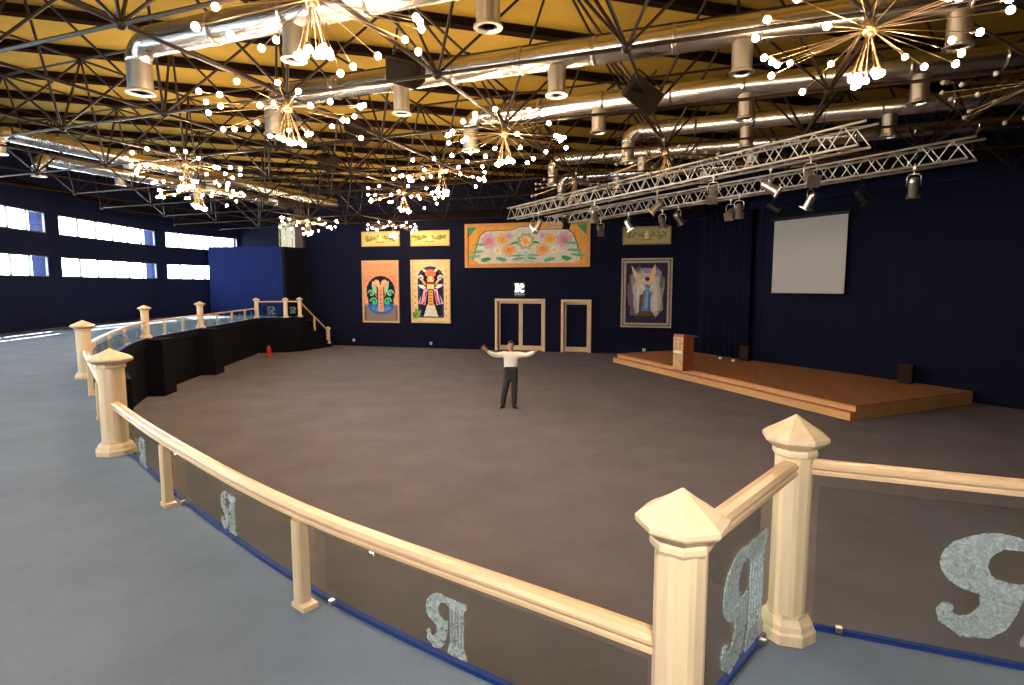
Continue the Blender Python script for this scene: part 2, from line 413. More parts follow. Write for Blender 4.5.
def members(name, segs, r):
    segs = sorted(segs, key=lambda s: rank((s[0] + s[1]) / 2))
    for p, q in segs[:100]:
        bm = NB(); tube(bm, p - FO, q - FO, r, 6); obj(name, bm, M['steel'], frame)
    bm = NB()
    for p, q in segs[100:]: tube(bm, p - FO, q - FO, r, 5, caps=False)
    o = obj(name, bm, M['steel'], frame); o['kind'] = 'stuff'
members('chord', chords, .027); members('strut', struts, .024)
nodes = sorted([grid(i, j) for i, j in lowr], key=rank)
bm = NB(); ball(bm, (0, 0, 0), .075, 8, 6); n0 = obj('node', bm, M['steel'], frame); n0.location = nodes[0] - FO
for p in nodes[1:100]:
    n_ = n0.copy(); C.objects.link(n_); n_.location = p - FO
bm = NB()
for p in nodes[100:] + [grid(i, j, ZT) for i, j in upr]: ball(bm, p - FO, .07, 6, 4)
o = obj('node', bm, M['steel'], frame); o['kind'] = 'stuff'

# ------------------------------------------------------------------ chandeliers
def arm_dirs():
    out = []
    for k in range(27):
        az = 2 * PI * k / 27 + random.uniform(-.09, .09); el = random.choice((-16, -11, -7, -3, 1, 6)) + random.uniform(-2, 2)
        out.append((az, R(el), random.uniform(1.0, 1.25)))
    for k in range(9):
        az = 2 * PI * k / 9 + random.uniform(-.2, .2); out.append((az, R(random.uniform(-80, -66)), random.uniform(.48, .6)))
    return out
def make_chandelier(lit):
    t = thing('starburst_chandelier', '', 'chandelier', (0, 0, 0), 0, 'starburst chandeliers under the space frame')
    bm = NB(); lathe(bm, [(.03, .02), (.05, 0), (.075, -.05), (.075, -.15), (.05, -.19), (.02, -.20)], 14, smooth=True); obj('hub', bm, M['brass'], t)
    bulb = None
    for az, el, L in arm_dirs():
        d = Vector((math.cos(az) * math.cos(el), math.sin(az) * math.cos(el), math.sin(el)))
        st = Vector((0, 0, -.11)) + d * .06; en = Vector((0, 0, -.11)) + d * L
        bm = NB(); tube(bm, st - st, en - st, .005, 5); tube(bm, en - st - d * .05, en - st, .013, 6)
        a = obj('arm', bm, M['brass'], t); a.location = st
        if bulb is None:
            bm = NB(); ball(bm, (0, 0, 0), .038, 8, 6); bulb = obj('bulb', bm, M['bulb'] if lit else M['deadbulb'], a); b = bulb
        else:
            b = bulb.copy(); C.objects.link(b); b.parent = a
        b.location = en - st + d * .03
    return t
CH = [((-1, -1), 'lit starburst chandelier cut off by the top of the photo beside a duct elbow run'),
      ((1, 0), 'largest lit starburst chandelier, hanging over the stage side, nearest on the right'),
      ((-2, 0), 'large lit starburst chandelier over the curved railing, left of the nearest roof speaker'),
      ((-1, 1), 'lit starburst chandelier hanging in front of the third duct elbow, mid hall'),
      ((-2, 2), 'lit starburst chandelier behind the mid hall one, between two roof speakers'),
      ((-4, 1), 'upper lit starburst chandelier of the pair near the window wall'),
      ((-5, 2), 'lower lit starburst chandelier of the pair near the window wall'),
      ((-3, 3), 'lit starburst chandelier above the one over the two tall paintings'),
      ((-6, 5), 'small far lit starburst chandelier in front of the high lit window'),
      ((-5, 6), 'small far lit starburst chandelier above the two tall paintings')]
UN = [((0, 2), 'unlit starburst chandelier above the front lighting truss'),
      ((-1, 3), 'unlit starburst chandelier beyond the far end of the front lighting truss'),
      ((2, 1), 'unlit starburst chandelier at the right edge of the photo above the rear truss')]
OFF = [((-1, -3), 'lit starburst chandelier over the rear balcony, out of the photo')]
first = None
for (i, j), lab in CH + OFF:
    c = first = make_chandelier(True) if first is None else None or first
    if (i, j) != CH[0][0]: c = copy_tree(first)
    c.location = grid(i, j, ZN - .06); c.rotation_euler = (0, 0, random.uniform(0, 6)); c['label'] = lab
first = None
for (i, j), lab in UN:
    if first is None: c = first = make_chandelier(False)
    else: c = copy_tree(first)
    c.location = grid(i, j, ZN - .06); c.rotation_euler = (0, 0, random.uniform(0, 6)); c['label'] = lab

# ------------------------------------------------------------------ ventilation ducts
def outlet(t, p, h=.44, r=.148):
    bm = NB(); tube(bm, (0, 0, 0), (0, 0, -h), r, 16, caps=False); lathe(bm, [(r, -h + .03), (r + .035, -h), (r + .035, -h - .025), (r - .02, -h - .025), (r - .03, -h + .02)], 16)
    o = obj('outlet', bm, M['outlet'], t); o.location = p
    bm = NB(); lathe(bm, [(r - .02, -h + .03), (r - .02, -h + .025)], 16)
    for k in (1, 2, 3): lathe(bm, [(r * k / 4 + .008, -h + .0), (r * k / 4 - .008, -h + .0), (r * k / 4 - .008, -h + .02)], 16)
    obj('grille', bm, M['grille'], o)
def duct(lab, pts, r, outs, joints=True, h=.44, elbow=True):
    """pts: start->end, elbow down at the start if elbow"""
    pts = [Vector(p) for p in pts]; base = pts[0].copy(); t = thing('ventilation_duct', lab, 'duct', base, 0, 'silver ventilation ducts under the roof')
    d = (pts[1] - pts[0]).normalized(); L = []; er = .29
    if elbow:
        for k in range(9):
            a = PI / 2 * k / 8; L.append(base - d * (0) + Vector((0, 0, -er)) + d * (er - er * math.cos(a)) + Vector((0, 0, er * math.sin(a))))
        L[0] = L[0]
        bm = NB(); pipe(bm, [q - base for q in L], r * .86); obj('elbow', bm, M['duct'], t); L = [L[-1]]
        outlet(t, Vector((0, 0, -er)), h, r * .84)
    else: L = [base]
    L += pts[1:]
    bm = NB(); pipe(bm, [q - base for q in L], r, 18); obj('pipe', bm, M['duct'], t)
    tot = (L[-1] - L[0]); n = max(2, int(tot.length / 1.25))
    if joints:
        for k in range(1, n):
            q = L[0] + tot * k / n - base; bm = NB(); tube(bm, q - d * .03, q + d * .03, r + .012, 18); obj('joint_collar', bm, M['duct'], t)
    for p in outs: outlet(t, Vector(p) - base - Vector((0, 0, r * .8)), h)
ZD = 7.15
def uline(lab, V, u0, u1, outs, r=.2, z=ZD, **k): duct(lab, [guv(u0, V, z), guv(u1, V, z)], r, [guv(u, V, z) for u in outs], **k)
uline('silver duct along the top of the photo with its elbow over the left walkway', -.95, -7.55, 6, (-4.51, -1.55, 1.5), .22)
uline('longest silver duct crossing behind the nearest roof speaker to the top right', 1.8, -7.4, 8, (-4.43, -1.45, 1.43, 4.13), .21)
uline('third silver duct from the front, its elbow behind the mid hall chandelier', 4.4, -4.2, 11, (-1.27, 1.58, 4.39), .2)
uline('silver duct just above the lighting trusses with a small elbow', 6.9, -1.05, 12, (1.68, 4.52), .19)
uline('far silver duct with an elbow left of the unlit chandeliers', 9.3, -3.68, 12, (-1, 1.9), .18)
uline('farthest silver duct close to the back wall', 12.2, -4.2, 9, (-2.2, .6), .17)
duct('silver duct along the window wall starting at the left edge of the photo', [guv(-15.95, 1.6, 7.2), guv(-15.95, 15, 7.2)], .2, [guv(-15.95, v, 7.2) for v in (5, 8, 11)], h=.25)
duct('silver duct closest to the window wall under its edge beam', [guv(-18.3, 3.9, 7.2), guv(-18.3, 15, 7.2)], .2, [guv(-18.3, v, 7.2) for v in (6.4, 9.5)], h=.25)

# ------------------------------------------------------------------ roof speakers
def roof_speaker(lab, p, rot):
    t = thing('roof_speaker', lab, 'loudspeaker', p, 0, 'dark loudspeakers hung from the roof frame'); t.rotation_euler = rot
    bm = NB(); slab_xz(bm, [(-.30, -.20), (.30, -.20), (.30, .20), (-.30, .20)], -.16, .2)
    for v in bm.verts:
        if v.co.y > .1: v.co.x *= .72; v.co.z *= .8
    bmesh.ops.bevel(bm, geom=list(bm.edges), offset=.012, segments=2, affect='EDGES'); obj('cabinet', bm, M['speaker'], t)
    bm = NB(); box(bm, (-.27, -.175, -.17), (.27, -.158, .17)); obj('front_grille', bm, M['cone'], t)
    for s in (-1, 1):
        bm = NB(); tube(bm, (s * .27, .02, .0), (s * .27, .02, .26), .014); obj('bracket', bm, M['plastic'], t)
    bm = NB(); tube(bm, (-.28, .02, .26), (.28, .02, .26), .016); tube(bm, (0, .02, .26), (0, .02, .42), .02); obj('hanger', bm, M['plastic'], t)
roof_speaker('nearest dark roof speaker below the long duct, left of the centre', (-1.66, 9.37, 6.72), (R(28), R(20), R(-25)))
roof_speaker('dark roof speaker right of the mid hall chandelier in front of a duct', guv(-.08, 1.98, 6.45), (R(30), R(25), R(25)))
roof_speaker('dark roof speaker second from the nearest along the left row', (-3.28, 12.59, 6.6), (R(30), R(25), R(-40)))
roof_speaker('small far dark roof speaker above the lower lit chandelier row', (-4.87, 15.47, 6.6), (R(25), R(20), R(-45)))

# ------------------------------------------------------------------ lighting trusses and par cans
def lighting_truss(lab, a, b):
    a = Vector(a); b = Vector(b); L = (b - a).length; ang = math.atan2(b.y - a.y, b.x - a.x)
    t = thing('lighting_truss', lab, 'lighting truss', a, ang, 'aluminium lighting trusses over the stage')
    hw, hh = .2, .2
    for y in (-hw, hw):
        for z in (-hh, hh):
            bm = NB(); tube(bm, (-.12 if z > 0 else 0, y, z), (L, y, z), .026, 8); obj('chord', bm, M['truss'], t)
    n = int(L / .56); br = {}
    for k in range(n):
        x0, x1, x2 = L * k / n, L * (k + .5) / n, L * (k + 1) / n
        for y in (-hw, hw):
            br.setdefault(k, []).append(((x0, y, -hh), (x1, y, hh))); br[k].append(((x1, y, hh), (x2, y, -hh)))
        for z in (-hh, hh): br[k].append(((x0, -hw, z), (x2, hw, z)))
    for k in sorted(br):
        bm = NB()
        for p, q in br[k]: tube(bm, p, q, .011, 5, caps=False)
        obj('lacing', bm, M['truss'], t)
    for k in (.06, .35, .64, .93):
        bm = NB(); tube(bm, (L * k, 0, hh), (L * k, 0, 1.2), .009, 5); box(bm, (L * k - .03, -hw, hh), (L * k + .03, hw, hh + .05)); obj('hanging_rod', bm, M['steel'], t)
TN1, TF1 = Vector((6.48, 10.79, 6.1)), Vector((0, 22.42, 6.1)); TN2, TF2 = Vector((9.33, 11.87, 6.1)), Vector((1.6, 25.2, 6.1))
lighting_truss('front aluminium box lighting truss, the one nearer the hall centre', TN1, TF1)
lighting_truss('rear aluminium box lighting truss, the one nearer the stage wall', TN2, TF2)
def par_can(lab, p, rz, tilt, dark=False):
    t = thing('par_can', lab, 'stage light', p, rz, 'chrome stage lights on the trusses'); m = M['plastic'] if dark else M['chrome']
    rot = Matrix.Rotation(tilt, 4, 'X')
    bm = NB(); lathe(bm, [(.03, .20), (.075, .18), (.095, .12), (.10, -.17), (.118, -.18), (.118, -.20), (.10, -.20)], 16, smooth=False); bm.transform(rot); obj('can', bm, m, t)
    bm = NB(); lathe(bm, [(.098, -.165), (.03, -.19)], 16); bm.transform(rot); obj('lens', bm, M['deadbulb'], t)
    bm = NB(); box(bm, (-.125, -.125, -.222), (.125, .125, -.208)); bm.transform(rot); obj('colour_frame', bm, m, t)
    bm = NB(); pts = [(-.125, 0, 0), (-.125, 0, .2), (-.08, 0, .26), (.08, 0, .26), (.125, 0, .2), (.125, 0, 0)]
    pipe(bm, pts, .011, 6); tube(bm, (0, 0, .26), (0, 0, .48), .013); box(bm, (-.03, -.03, .36), (.03, .03, .42)); obj('yoke', bm, m, t)
pos = ['at the far end', 'second from the far end', 'third from the far end', 'fourth from the far end', 'at the middle', 'third from the near end', 'second from the near end', 'at the near end']
def hang(a, b, k): d = (b - a).normalized(); return Vector((-d.y, d.x, 0)) * (.2 if k % 2 else -.2)
P1 = [.905, .83, .75, .588, .42, .249, .158, .068]; P2 = [.785, .652, .572, .5, .392, .352, .298, .214, .147, .062]
for k, f in enumerate(P1):
    p = TN1 + (TF1 - TN1) * f + hang(TN1, TF1, k); par_can('chrome stage light hung on the front lighting truss, ' + pos[k], p + Vector((0, 0, -.62)), random.uniform(0, 6), R(random.choice((-48, 42, 30, 55))), k == 2)
pos2 = ['farthest of the ten', 'second from the far end', 'third from the far end', 'fourth from the far end', 'fifth from the far end', 'fifth from the near end', 'fourth from the near end', 'third from the near end', 'second from the near end', 'nearest of the ten']
for k, f in enumerate(P2):
    p = TN2 + (TF2 - TN2) * f + hang(TN2, TF2, k); dk = k in (6, 8)
    par_can(('black' if dk else 'chrome') + ' stage light hung on the rear lighting truss, ' + pos2[k], p + Vector((0, 0, -.62)), random.uniform(0, 6), R(random.choice((-48, 42, 30, 55))), dk)

# ------------------------------------------------------------------ railing
def newel_post(lab, p, rz=R(22.5), h=1.0, w=1.0):
    t = thing('newel_post', lab, 'post', p, rz, 'octagonal wooden newel posts'); z = h - 1.0; q = w / math.cos(R(22.5))
    bm = NB(); lathe(bm, [(.138 * q, 0), (.138 * q, .045), (.128 * q, .055), (.122 * q, .08), (.104 * q, .10), (.095 * q, .105), (.095 * q, .12)], 8, rot=R(22.5)); obj('base', bm, M['wood'], t)
    bm = NB(); lathe(bm, [(.088 * q, .12), (.088 * q, .84 + z)], 24, rot=R(22.5), notch=.045); obj('shaft', bm, M['wood'], t)
    bm = NB(); lathe(bm, [(.098 * q, .825 + z), (.104 * q, .835 + z), (.104 * q, .85 + z), (.098 * q, .86 + z), (.118 * q, .872 + z), (.150 * q, .895 + z), (.154 * q, .902 + z), (.154 * q, .916 + z), (.128 * q, .935 + z), (.092 * q, .954 + z), (.056 * q, .975 + z), (.026 * q, .994 + z), (.004 * q, 1.008 + z)], 8, rot=R(22.5)); obj('cap', bm, M['wood'], t)
    return t
RP = [(-.045, -.035), (.045, -.035), (.045, -.018), (.036, -.010), (.047, .004), (.047, .018), (.032, .036), (0, .042), (-.032, .036), (-.047, .018), (-.047, .004), (-.036, -.010), (-.045, -.018)]
RP = [(a * .84, b * .78) for a, b in RP]
def logo(parent, M4, h):
    """ornate R with a fluted column for its stem; x 0..86, z 0..1 of height h"""
    bm = NB()
    out = [(.48, .95), (.42, .985), (.34, 1.0), (.25, .99), (.16, .94), (.07, .87), (.02, .78), (0, .68), (.015, .59), (.06, .51), (.13, .455), (.21, .43), (.33, .42), (.48, .46)]
    inn = [(.48, .85), (.45, .87), (.40, .865), (.35, .86), (.31, .82), (.285, .78), (.275, .73), (.27, .69), (.28, .65), (.295, .61), (.33, .58), (.36, .57), (.40, .56), (.48, .57)]
    for k in range(len(out) - 1): slab_xz(bm, [out[k], out[k + 1], inn[k + 1], inn[k]], 0, .006)
    slab_xz(bm, [(.24, .44), (.48, .47), (.45, .30), (.40, .14), (.31, .03), (.15, .0), (.10, .05), (.02, .11), (.0, .22), (.035, .29), (.075, .30), (.10, .27), (.09, .215), (.14, .19), (.20, .23), (.245, .32)], 0, .006)
    slab_xz(bm, [(.46, .98), (.86, .98), (.89, .93), (.86, .87), (.82, .84), (.82, .80), (.52, .80), (.52, .84), (.46, .87)], 0, .006)
    for k in range(5): slab_xz(bm, [(.53 + k * .063, .17), (.562 + k * .063, .17), (.562 + k * .063, .81), (.53 + k * .063, .81)], 0, .006)
    slab_xz(bm, [(.51, .18), (.83, .18), (.83, .14), (.88, .07), (.88, .01), (.48, .01), (.48, .07), (.51, .14)], 0, .006)
    for v in bm.verts: v.co.x *= h; v.co.z *= h
    bm.transform(M4); return obj('etched_letter', bm, M['etched'], parent)
def panel(t, base, a, b, z0, z1, lh=0, off=.43, xs=1):
    """upright glass between a and b"""
    d = (b - a); L = d.length; d.normalize(); n = Vector((-d.y, d.x, 0)).normalized()
    o = a - base; m = Matrix(((d.x, n.x, 0, o.x), (d.y, n.y, 0, o.y), (d.z, 0, 1, o.z), (0, 0, 0, 1)))
    bm = NB(); box(bm, (.05, .025, z0), (L - .05, .037, z1), 0, m); g = obj('glass_panel', bm, M['glass'], t)
    for s in (.16, L - .16):
        bm = NB(); box(bm, (s - .012, .018, z0 - .005), (s + .012, .044, z0 + .022), 0, m); obj('clamp', bm, M['chrome'], g)
    if lh: logo(g, m @ Matrix.Translation((L / 2 - off * lh, .017, (z0 + z1) / 2 - lh * .52)) @ Matrix.Diagonal((xs, 1, 1, 1)), lh)
    return g
def railing(lab, pts, cuts, lh=.25, zr=.48, off=.43, xs=1):
    """pts: dense rail line; cuts: points where balusters stand"""
    base = pts[0].copy(); t = thing('railing_section', lab, 'railing', base, 0, 'wood and glass railing sections')
    bm = NB(); sweep(bm, [p - base + Vector((0, 0, zr)) for p in pts], RP); obj('handrail', bm, M['rail'], t)
    stops = [pts[0]] + cuts + [pts[-1]]
    for i, c in enumerate(cuts):
        d = (stops[i + 2] - stops[i]).normalized(); m = Matrix.Translation(c - base) @ Matrix.Rotation(math.atan2(d.y, d.x), 4, 'Z')
        bm = NB(); box(bm, (-.034, -.055, .02), (.034, .012, zr - .03), 0, m)
        bmesh.ops.bevel(bm, geom=[e for e in bm.edges if abs((e.verts[0].co - e.verts[1].co).z) > .3], offset=.010, segments=1, affect='EDGES')
        b = obj('baluster', bm, M['wood'], t)
        bm = NB(); box(bm, (-.034, -.062, 0), (.075, .02, .025), 0, m); obj('foot_block', bm, M['wood'], b)
    for i in range(len(stops) - 1):
        a, b = stops[i].copy(), stops[i + 1].copy(); d = (b - a).normalized()
        if i == 0: a += d * .06
        if i == len(stops) - 2: b -= d * .06
        panel(t, base, a, b, .035, zr - .10, lh, off, xs)
def lerp(a, b, t): return a + (b - a) * t
posts = [(PI_, 'small newel post at the head of the far stair'), (PH, 'middle newel post of the three at the far balcony corner'), (PG, 'newel post at the far left corner of the balcony'),
         (PF, 'newel post on the far curve of the balcony beside the blue partition'), (PE, 'newel post on the black balcony wall below the middle window bay'), (PD, 'newel post just behind the tall one at the left end of the front railing'),
         (PC_, 'tall newel post standing at the left end of the long front railing'), (PA, 'brightest newel post, nearest the camera, cut off by the photo bottom'), (PB, 'newel post at the inner corner beside the large etched letter panel'),
         (PR, 'newel post beyond the right edge of the photo')]
for p, lab in posts:
    i = min(range(len(line)), key=lambda k: (line[k] - p).length); t_ = (line[min(i + 1, len(line) - 1)] - line[max(0, i - 1)])
    newel_post(lab, p, math.atan2(t_.y, t_.x) + (R(22.5) if p is PA or p is PB else 0), {0: .985, 1: 1.02}.get([PA, PB].index(p) if p in (PA, PB) else 9, 1.0), .84 if p in (PA, PB, PR) else 1.0 if p in (PG, PH, PI_) else 1.16)
railing('long curved front railing section running across the foreground', curveCA, [B2, B1])
railing('railing section running away at the left between two newel posts', [PD, lerp(PD, PC_, .33), lerp(PD, PC_, .66), PC_], [lerp(PD, PC_, .35), lerp(PD, PC_, .69)])
railing('bowed railing section over the black balcony wall at the left', curveED, [curveED[4], curveED[8], curveED[12]])
railing('short far railing section in front of the window bays', [PF, PE], [lerp(PF, PE, .36), lerp(PF, PE, .69)])
railing('far railing section in front of the blue partition', [PG, PF], [lerp(PG, PF, .25), lerp(PG, PF, .5), lerp(PG, PF, .75)])
railing('far corner railing panel showing a readable letter', [PH, PG], [], .42, .80)
railing('narrow far corner railing panel at the stair head', [PI_, PH], [], .34, .80)
railing('short railing section between the two nearest newel posts', [PA, PB], [], .47, .80, .33, 1.1)
railing('railing section at the right with the large etched letter', [PB, PR], [], .47, .80, .44, 1.3)
railing('railing section beyond the right edge of the photo', [PR, Vector((4.7, 1.14, ZB))], [], .47, .80)
# stair down from the balcony: steps, sloping rail
SD = Vector((.34, .94, 0)).normalized(); SN = Vector((-SD.y, SD.x, 0))
st = thing('stair', 'black carpeted stair dropping from the far balcony corner to the hall', 'stairs', PI_ * 1.0, 0)
nst = 8
for k in range(nst):
    bm = NB(); p0 = SD * (k * .29 + .09); z1 = -(k + 1) * ZB / (nst + 1)
    m = Matrix(((SD.x, SN.x, 0, p0.x), (SD.y, SN.y, 0, p0.y), (0, 0, 1, 0), (0, 0, 0, 1)))
    box(bm, (0, -.06, -ZB), (.29, 1.5, z1), 0, m); obj('step', bm, M['black'], st)
foot = PI_ + SD * (nst * .29 - .14)
newel_post('small newel post at the foot of the far stair', Vector((foot.x, foot.y, ZB / (nst + 1))), math.atan2(SD.y, SD.x), .92)
t = thing('stair_railing', 'sloping wooden stair railing beside the far stair', 'railing', PI_, 0)
a, b = Vector((0, 0, .80)), SD * (nst * .29 - .14) + Vector((0, 0, -ZB + .19 + .70)); bm = NB(); sweep(bm, [a, b], RP); obj('handrail', bm, M['rail'], t)
mid = lerp(a, b, .5); bm = NB(); box(bm, (mid.x - .04, mid.y - .04, mid.z - .85), (mid.x + .04, mid.y + .04, mid.z)); obj('baluster', bm, M['wood'], t)
for f0, f1 in ((.06, .47), (.53, .94)):
    bm = NB(); p, q = lerp(a, b, f0), lerp(a, b, f1); vs = []
    for w_ in (-.005, .005):
        for v, dz in ((p, -.72), (q, -.72), (q, -.12), (p, -.12)): vs.append(bm.verts.new(v + SN * w_ + Vector((0, 0, dz))))
    for f in ((0, 1, 2, 3), (7, 6, 5, 4), (0, 4, 5, 1), (1, 5, 6, 2), (2, 6, 7, 3), (3, 7, 4, 0)): bm.faces.new([vs[i] for i in f])
    obj('glass_panel', bm, M['glass'], t)

# ------------------------------------------------------------------ doors, sign, wall sockets
def door(n, s0, s1, h, leaves):
    t = bpy.data.objects.new('door_%d' % n, None); C.objects.link(t); t.location = bw(s0, 0); t.rotation_euler = (0, 0, BA); t['kind'] = 'structure'; W = s1 - s0
    for lo, hi in (((0, -.05, 0), (.14, .02, h)), ((W - .14, -.05, 0), (W, .02, h)), ((.14, -.05, h - .14), (W - .14, .02, h))):
        bm = NB(); box(bm, lo, hi); bmesh.ops.bevel(bm, geom=list(bm.edges), offset=.012, segments=1, affect='EDGES'); obj('casing', bm, M['frame'], t)
    for lo, hi in (((.10, .0, 0), (.13, .28, h - .1)), ((W - .13, 0, 0), (W - .10, .28, h - .1))):
        bm = NB(); box(bm, lo, hi); obj('jamb', bm, M['lecside'], t)
    lw = (W - .28) / leaves
    for k in range(leaves):
        x0 = .14 + k * lw; x1 = x0 + lw; bm = NB(); w = .10; y0, y1 = .17, .22
        for lo, hi in (((x0, y0, .02), (x0 + w, y1, h - .15)), ((x1 - w, y0, .02), (x1, y1, h - .15)), ((x0 + w, y0, h - .25), (x1 - w, y1, h - .15)), ((x0 + w, y0, .02), (x1 - w, y1, .26))): box(bm, lo, hi)
        l = obj('door_leaf', bm, M['frame'], t)
        bm = NB(); box(bm, (x0 + w - .01, .185, .25), (x1 - w + .01, .205, h - .24)); obj('inset_panel', bm, M['navy'], l)
        hx = x1 - .05 if k == 0 else x0 + .05
        bm = NB(); tube(bm, (hx, .13, 1.0), (hx, .13, 1.25), .014, 8); tube(bm, (hx, .13, 1.02), (hx, .18, 1.02), .01); tube(bm, (hx, .13, 1.23), (hx, .18, 1.23), .01); obj('handle', bm, M['brass'], l)
door(1, 9.76, 12.41, 2.68, 2); door(2, 13.22, 14.74, 2.65, 1)
t = thing('letter_sign', 'small black wall sign with a glowing white letter over the double door', 'sign', bw(10.78, 2.80), BA)
bm = NB(); box(bm, (0, -.06, 0), (.58, 0, .70)); obj('sign_panel', bm, M['signpanel'], t)
bm = NB()
for p in ([(.06, .64), (.27, .64), (.27, .57), (.23, .55), (.23, .31), (.27, .29), (.27, .22), (.06, .22), (.06, .29), (.10, .31), (.10, .55), (.06, .57)],
          [(.29, .50), (.36, .64), (.47, .64), (.53, .58), (.53, .48), (.46, .42), (.40, .42), (.40, .48), (.44, .50), (.44, .55), (.38, .55), (.33, .44)],
          [(.24, .43), (.33, .40), (.44, .28), (.53, .33), (.54, .25), (.48, .20), (.38, .21), (.30, .32), (.24, .35)]): slab_xz(bm, p, -.075, -.06)
obj('lit_letter', bm, M['signlit'], t)
bm = NB()
for k in range(7): box(bm, (.06 + k * .07, -.07, .08), (.10 + k * .07, -.06, .15))
obj('small_print', bm, M['signdim'], t)
def socket(lab, p, rz, white=True):
    t = thing('wall_socket', lab, 'socket', p, rz, 'white wall sockets'); bm = NB(); box(bm, (-.07, -.03, -.07), (.07, 0, .07))
    bmesh.ops.bevel(bm, geom=list(bm.edges), offset=.012, segments=2, affect='EDGES'); obj('plate', bm, M['white'], t)
    bm = NB(); tube(bm, (0, -.034, 0), (0, -.028, 0), .035, 12); obj('insert', bm, M['grille'], t)
socket('white wall socket low on the back wall under the left tall painting', bw(1.53, .32), BA)
socket('white wall socket low on the back wall under the second tall painting', bw(6.16, .26), BA)
socket('white wall socket low on the back wall left of the lectern', bw(17.32, .23), BA)
socket('white wall socket low on the back wall right of the lectern', bw(19.5, .3), BA)
d_ = Vector((K[1][0] - K[2][0], K[1][1] - K[2][1], 0)).normalized(); n_ = Vector((d_.y, -d_.x, 0)); aw = math.atan2(d_.y, d_.x)
socket('white wall socket on the window wall at the foot of the left pilaster', Vector((K[2][0], K[2][1], 2.0)) + d_ * .7, aw)
d2_ = Vector((K[0][0] - K[1][0], K[0][1] - K[1][1], 0)).normalized()
socket('white wall socket on the window wall below the third window bay', Vector((K[1][0], K[1][1], 2.0)) + d2_ * .9, math.atan2(d2_.y, d2_.x))

# ------------------------------------------------------------------ paintings
def oval(cx, cz, rx, rz, n=20, a0=0, a1=2 * PI): return [(cx + rx * math.cos(a0 + (a1 - a0) * k / n), cz + rz * math.sin(a0 + (a1 - a0) * k / n)) for k in range(n + (0 if a1 - a0 > 6.28 else 1))]
def painting(name, lab, s0, z0, s1, z1, shapes, fcol=(196, 150, 112), fw=.1, mats=None):
    W, H = s1 - s0, z1 - z0; t = thing(name, lab, 'painting', bw(s0, z0), BA); fm = pc(*fcol)
    bm = NB()
    for lo, hi in (((0, 0), (W, fw)), ((0, H - fw), (W, H)), ((0, fw), (fw, H - fw)), ((W - fw, fw), (W, H - fw))): box(bm, (lo[0], -.08, lo[1]), (hi[0], 0, hi[1]))
    obj('frame', bm, fm, t)
    ms = []; bm = NB(); iw, ih = W - 2 * fw, H - 2 * fw
    for k, (col, poly) in enumerate(shapes):
        m = pc(*col)
        if m not in ms: ms.append(m)
        pts = [(fw + min(1, max(0, x)) * iw, fw + min(1, max(0, z)) * ih) for x, z in poly]
        y = -.03 - k * .0006
        f = bm.faces.new([bm.verts.new((x, y, z)) for x, z in pts]); f.normal_update()
        if f.normal.y > 0: f.normal_flip()
        f.material_index = ms.index(m)
    box(bm, (fw, -.029, fw), (W - fw, 0, H - fw), 0)
    obj('canvas', bm, ms, t, fix=False); return t
def rect(a, b, c, d): return [(a, b), (c, b), (c, d), (a, d)]
def leaf(cx, cz, L, w, ang):
    c, s = math.cos(R(ang)), math.sin(R(ang)); return [(cx + c * x - s * y, cz + s * x + c * y) for x, y in ((0, 0), (L * .3, w), (L * .7, w * .8), (L, 0), (L * .7, -w * .5), (L * .3, -w * .7))]
def swirl(cx, cz, r, w, turns, flip=1, asp=1):
    o, i = [], []
    for k in range(26):
        a = 2 * PI * turns * k / 25; rr = r * (1 - .8 * k / 25)
        o.append((cx + flip * rr * math.cos(a), cz + asp * rr * math.sin(a))); i.append((cx + flip * (rr - w) * math.cos(a), cz + asp * (rr - w) * math.sin(a)))
    return o + i[::-1]
CR = (225, 196, 120)
def small(k, bgc=(228, 200, 120)):
    sh = [(bgc, rect(0, 0, 1, 1))]; rnd = random.Random(k)
    for x in (.10, .22, .34, .66, .78, .90): sh += [((120, 140, 80), leaf(x, .35 + rnd.random() * .2, .12, .2, rnd.choice((30, 60, 120, 150)))), ((150, 150, 90), swirl(x, .5, .05, .018, 1.2, 1, 3))]
    for x in (.07, .16, .28, .40, .60, .72, .84, .93): sh += [((206, 150, 110), oval(x, .28 + .4 * rnd.random(), .014, .07, 8)), ((110, 130, 84), leaf(x, .68, .07, .1, rnd.choice((20, 160, 200, 340))))]
    sh += [((190, 130, 100), leaf(.47, .2, .07, .2, 70)), ((236, 220, 160), oval(.5, .5, .05, .3)), ((120, 130, 80), leaf(.53, .2, .07, .2, 110))]
    return sh
painting('decorative_panel', 'small cream panel with green scrolls above the left tall painting', 2.2, 5.46, 4.45, 6.25, small(1), (214, 178, 120), .07)
painting('decorative_panel', 'small cream panel with green scrolls above the second tall painting', 5.1, 5.43, 7.31, 6.23, small(2), (214, 178, 120), .07)
painting('decorative_panel', 'small green and cream panel above the painting of a winged figure', 16.2, 5.3, 18.45, 6.15, small(3, (190, 172, 118)), (170, 140, 100), .07)
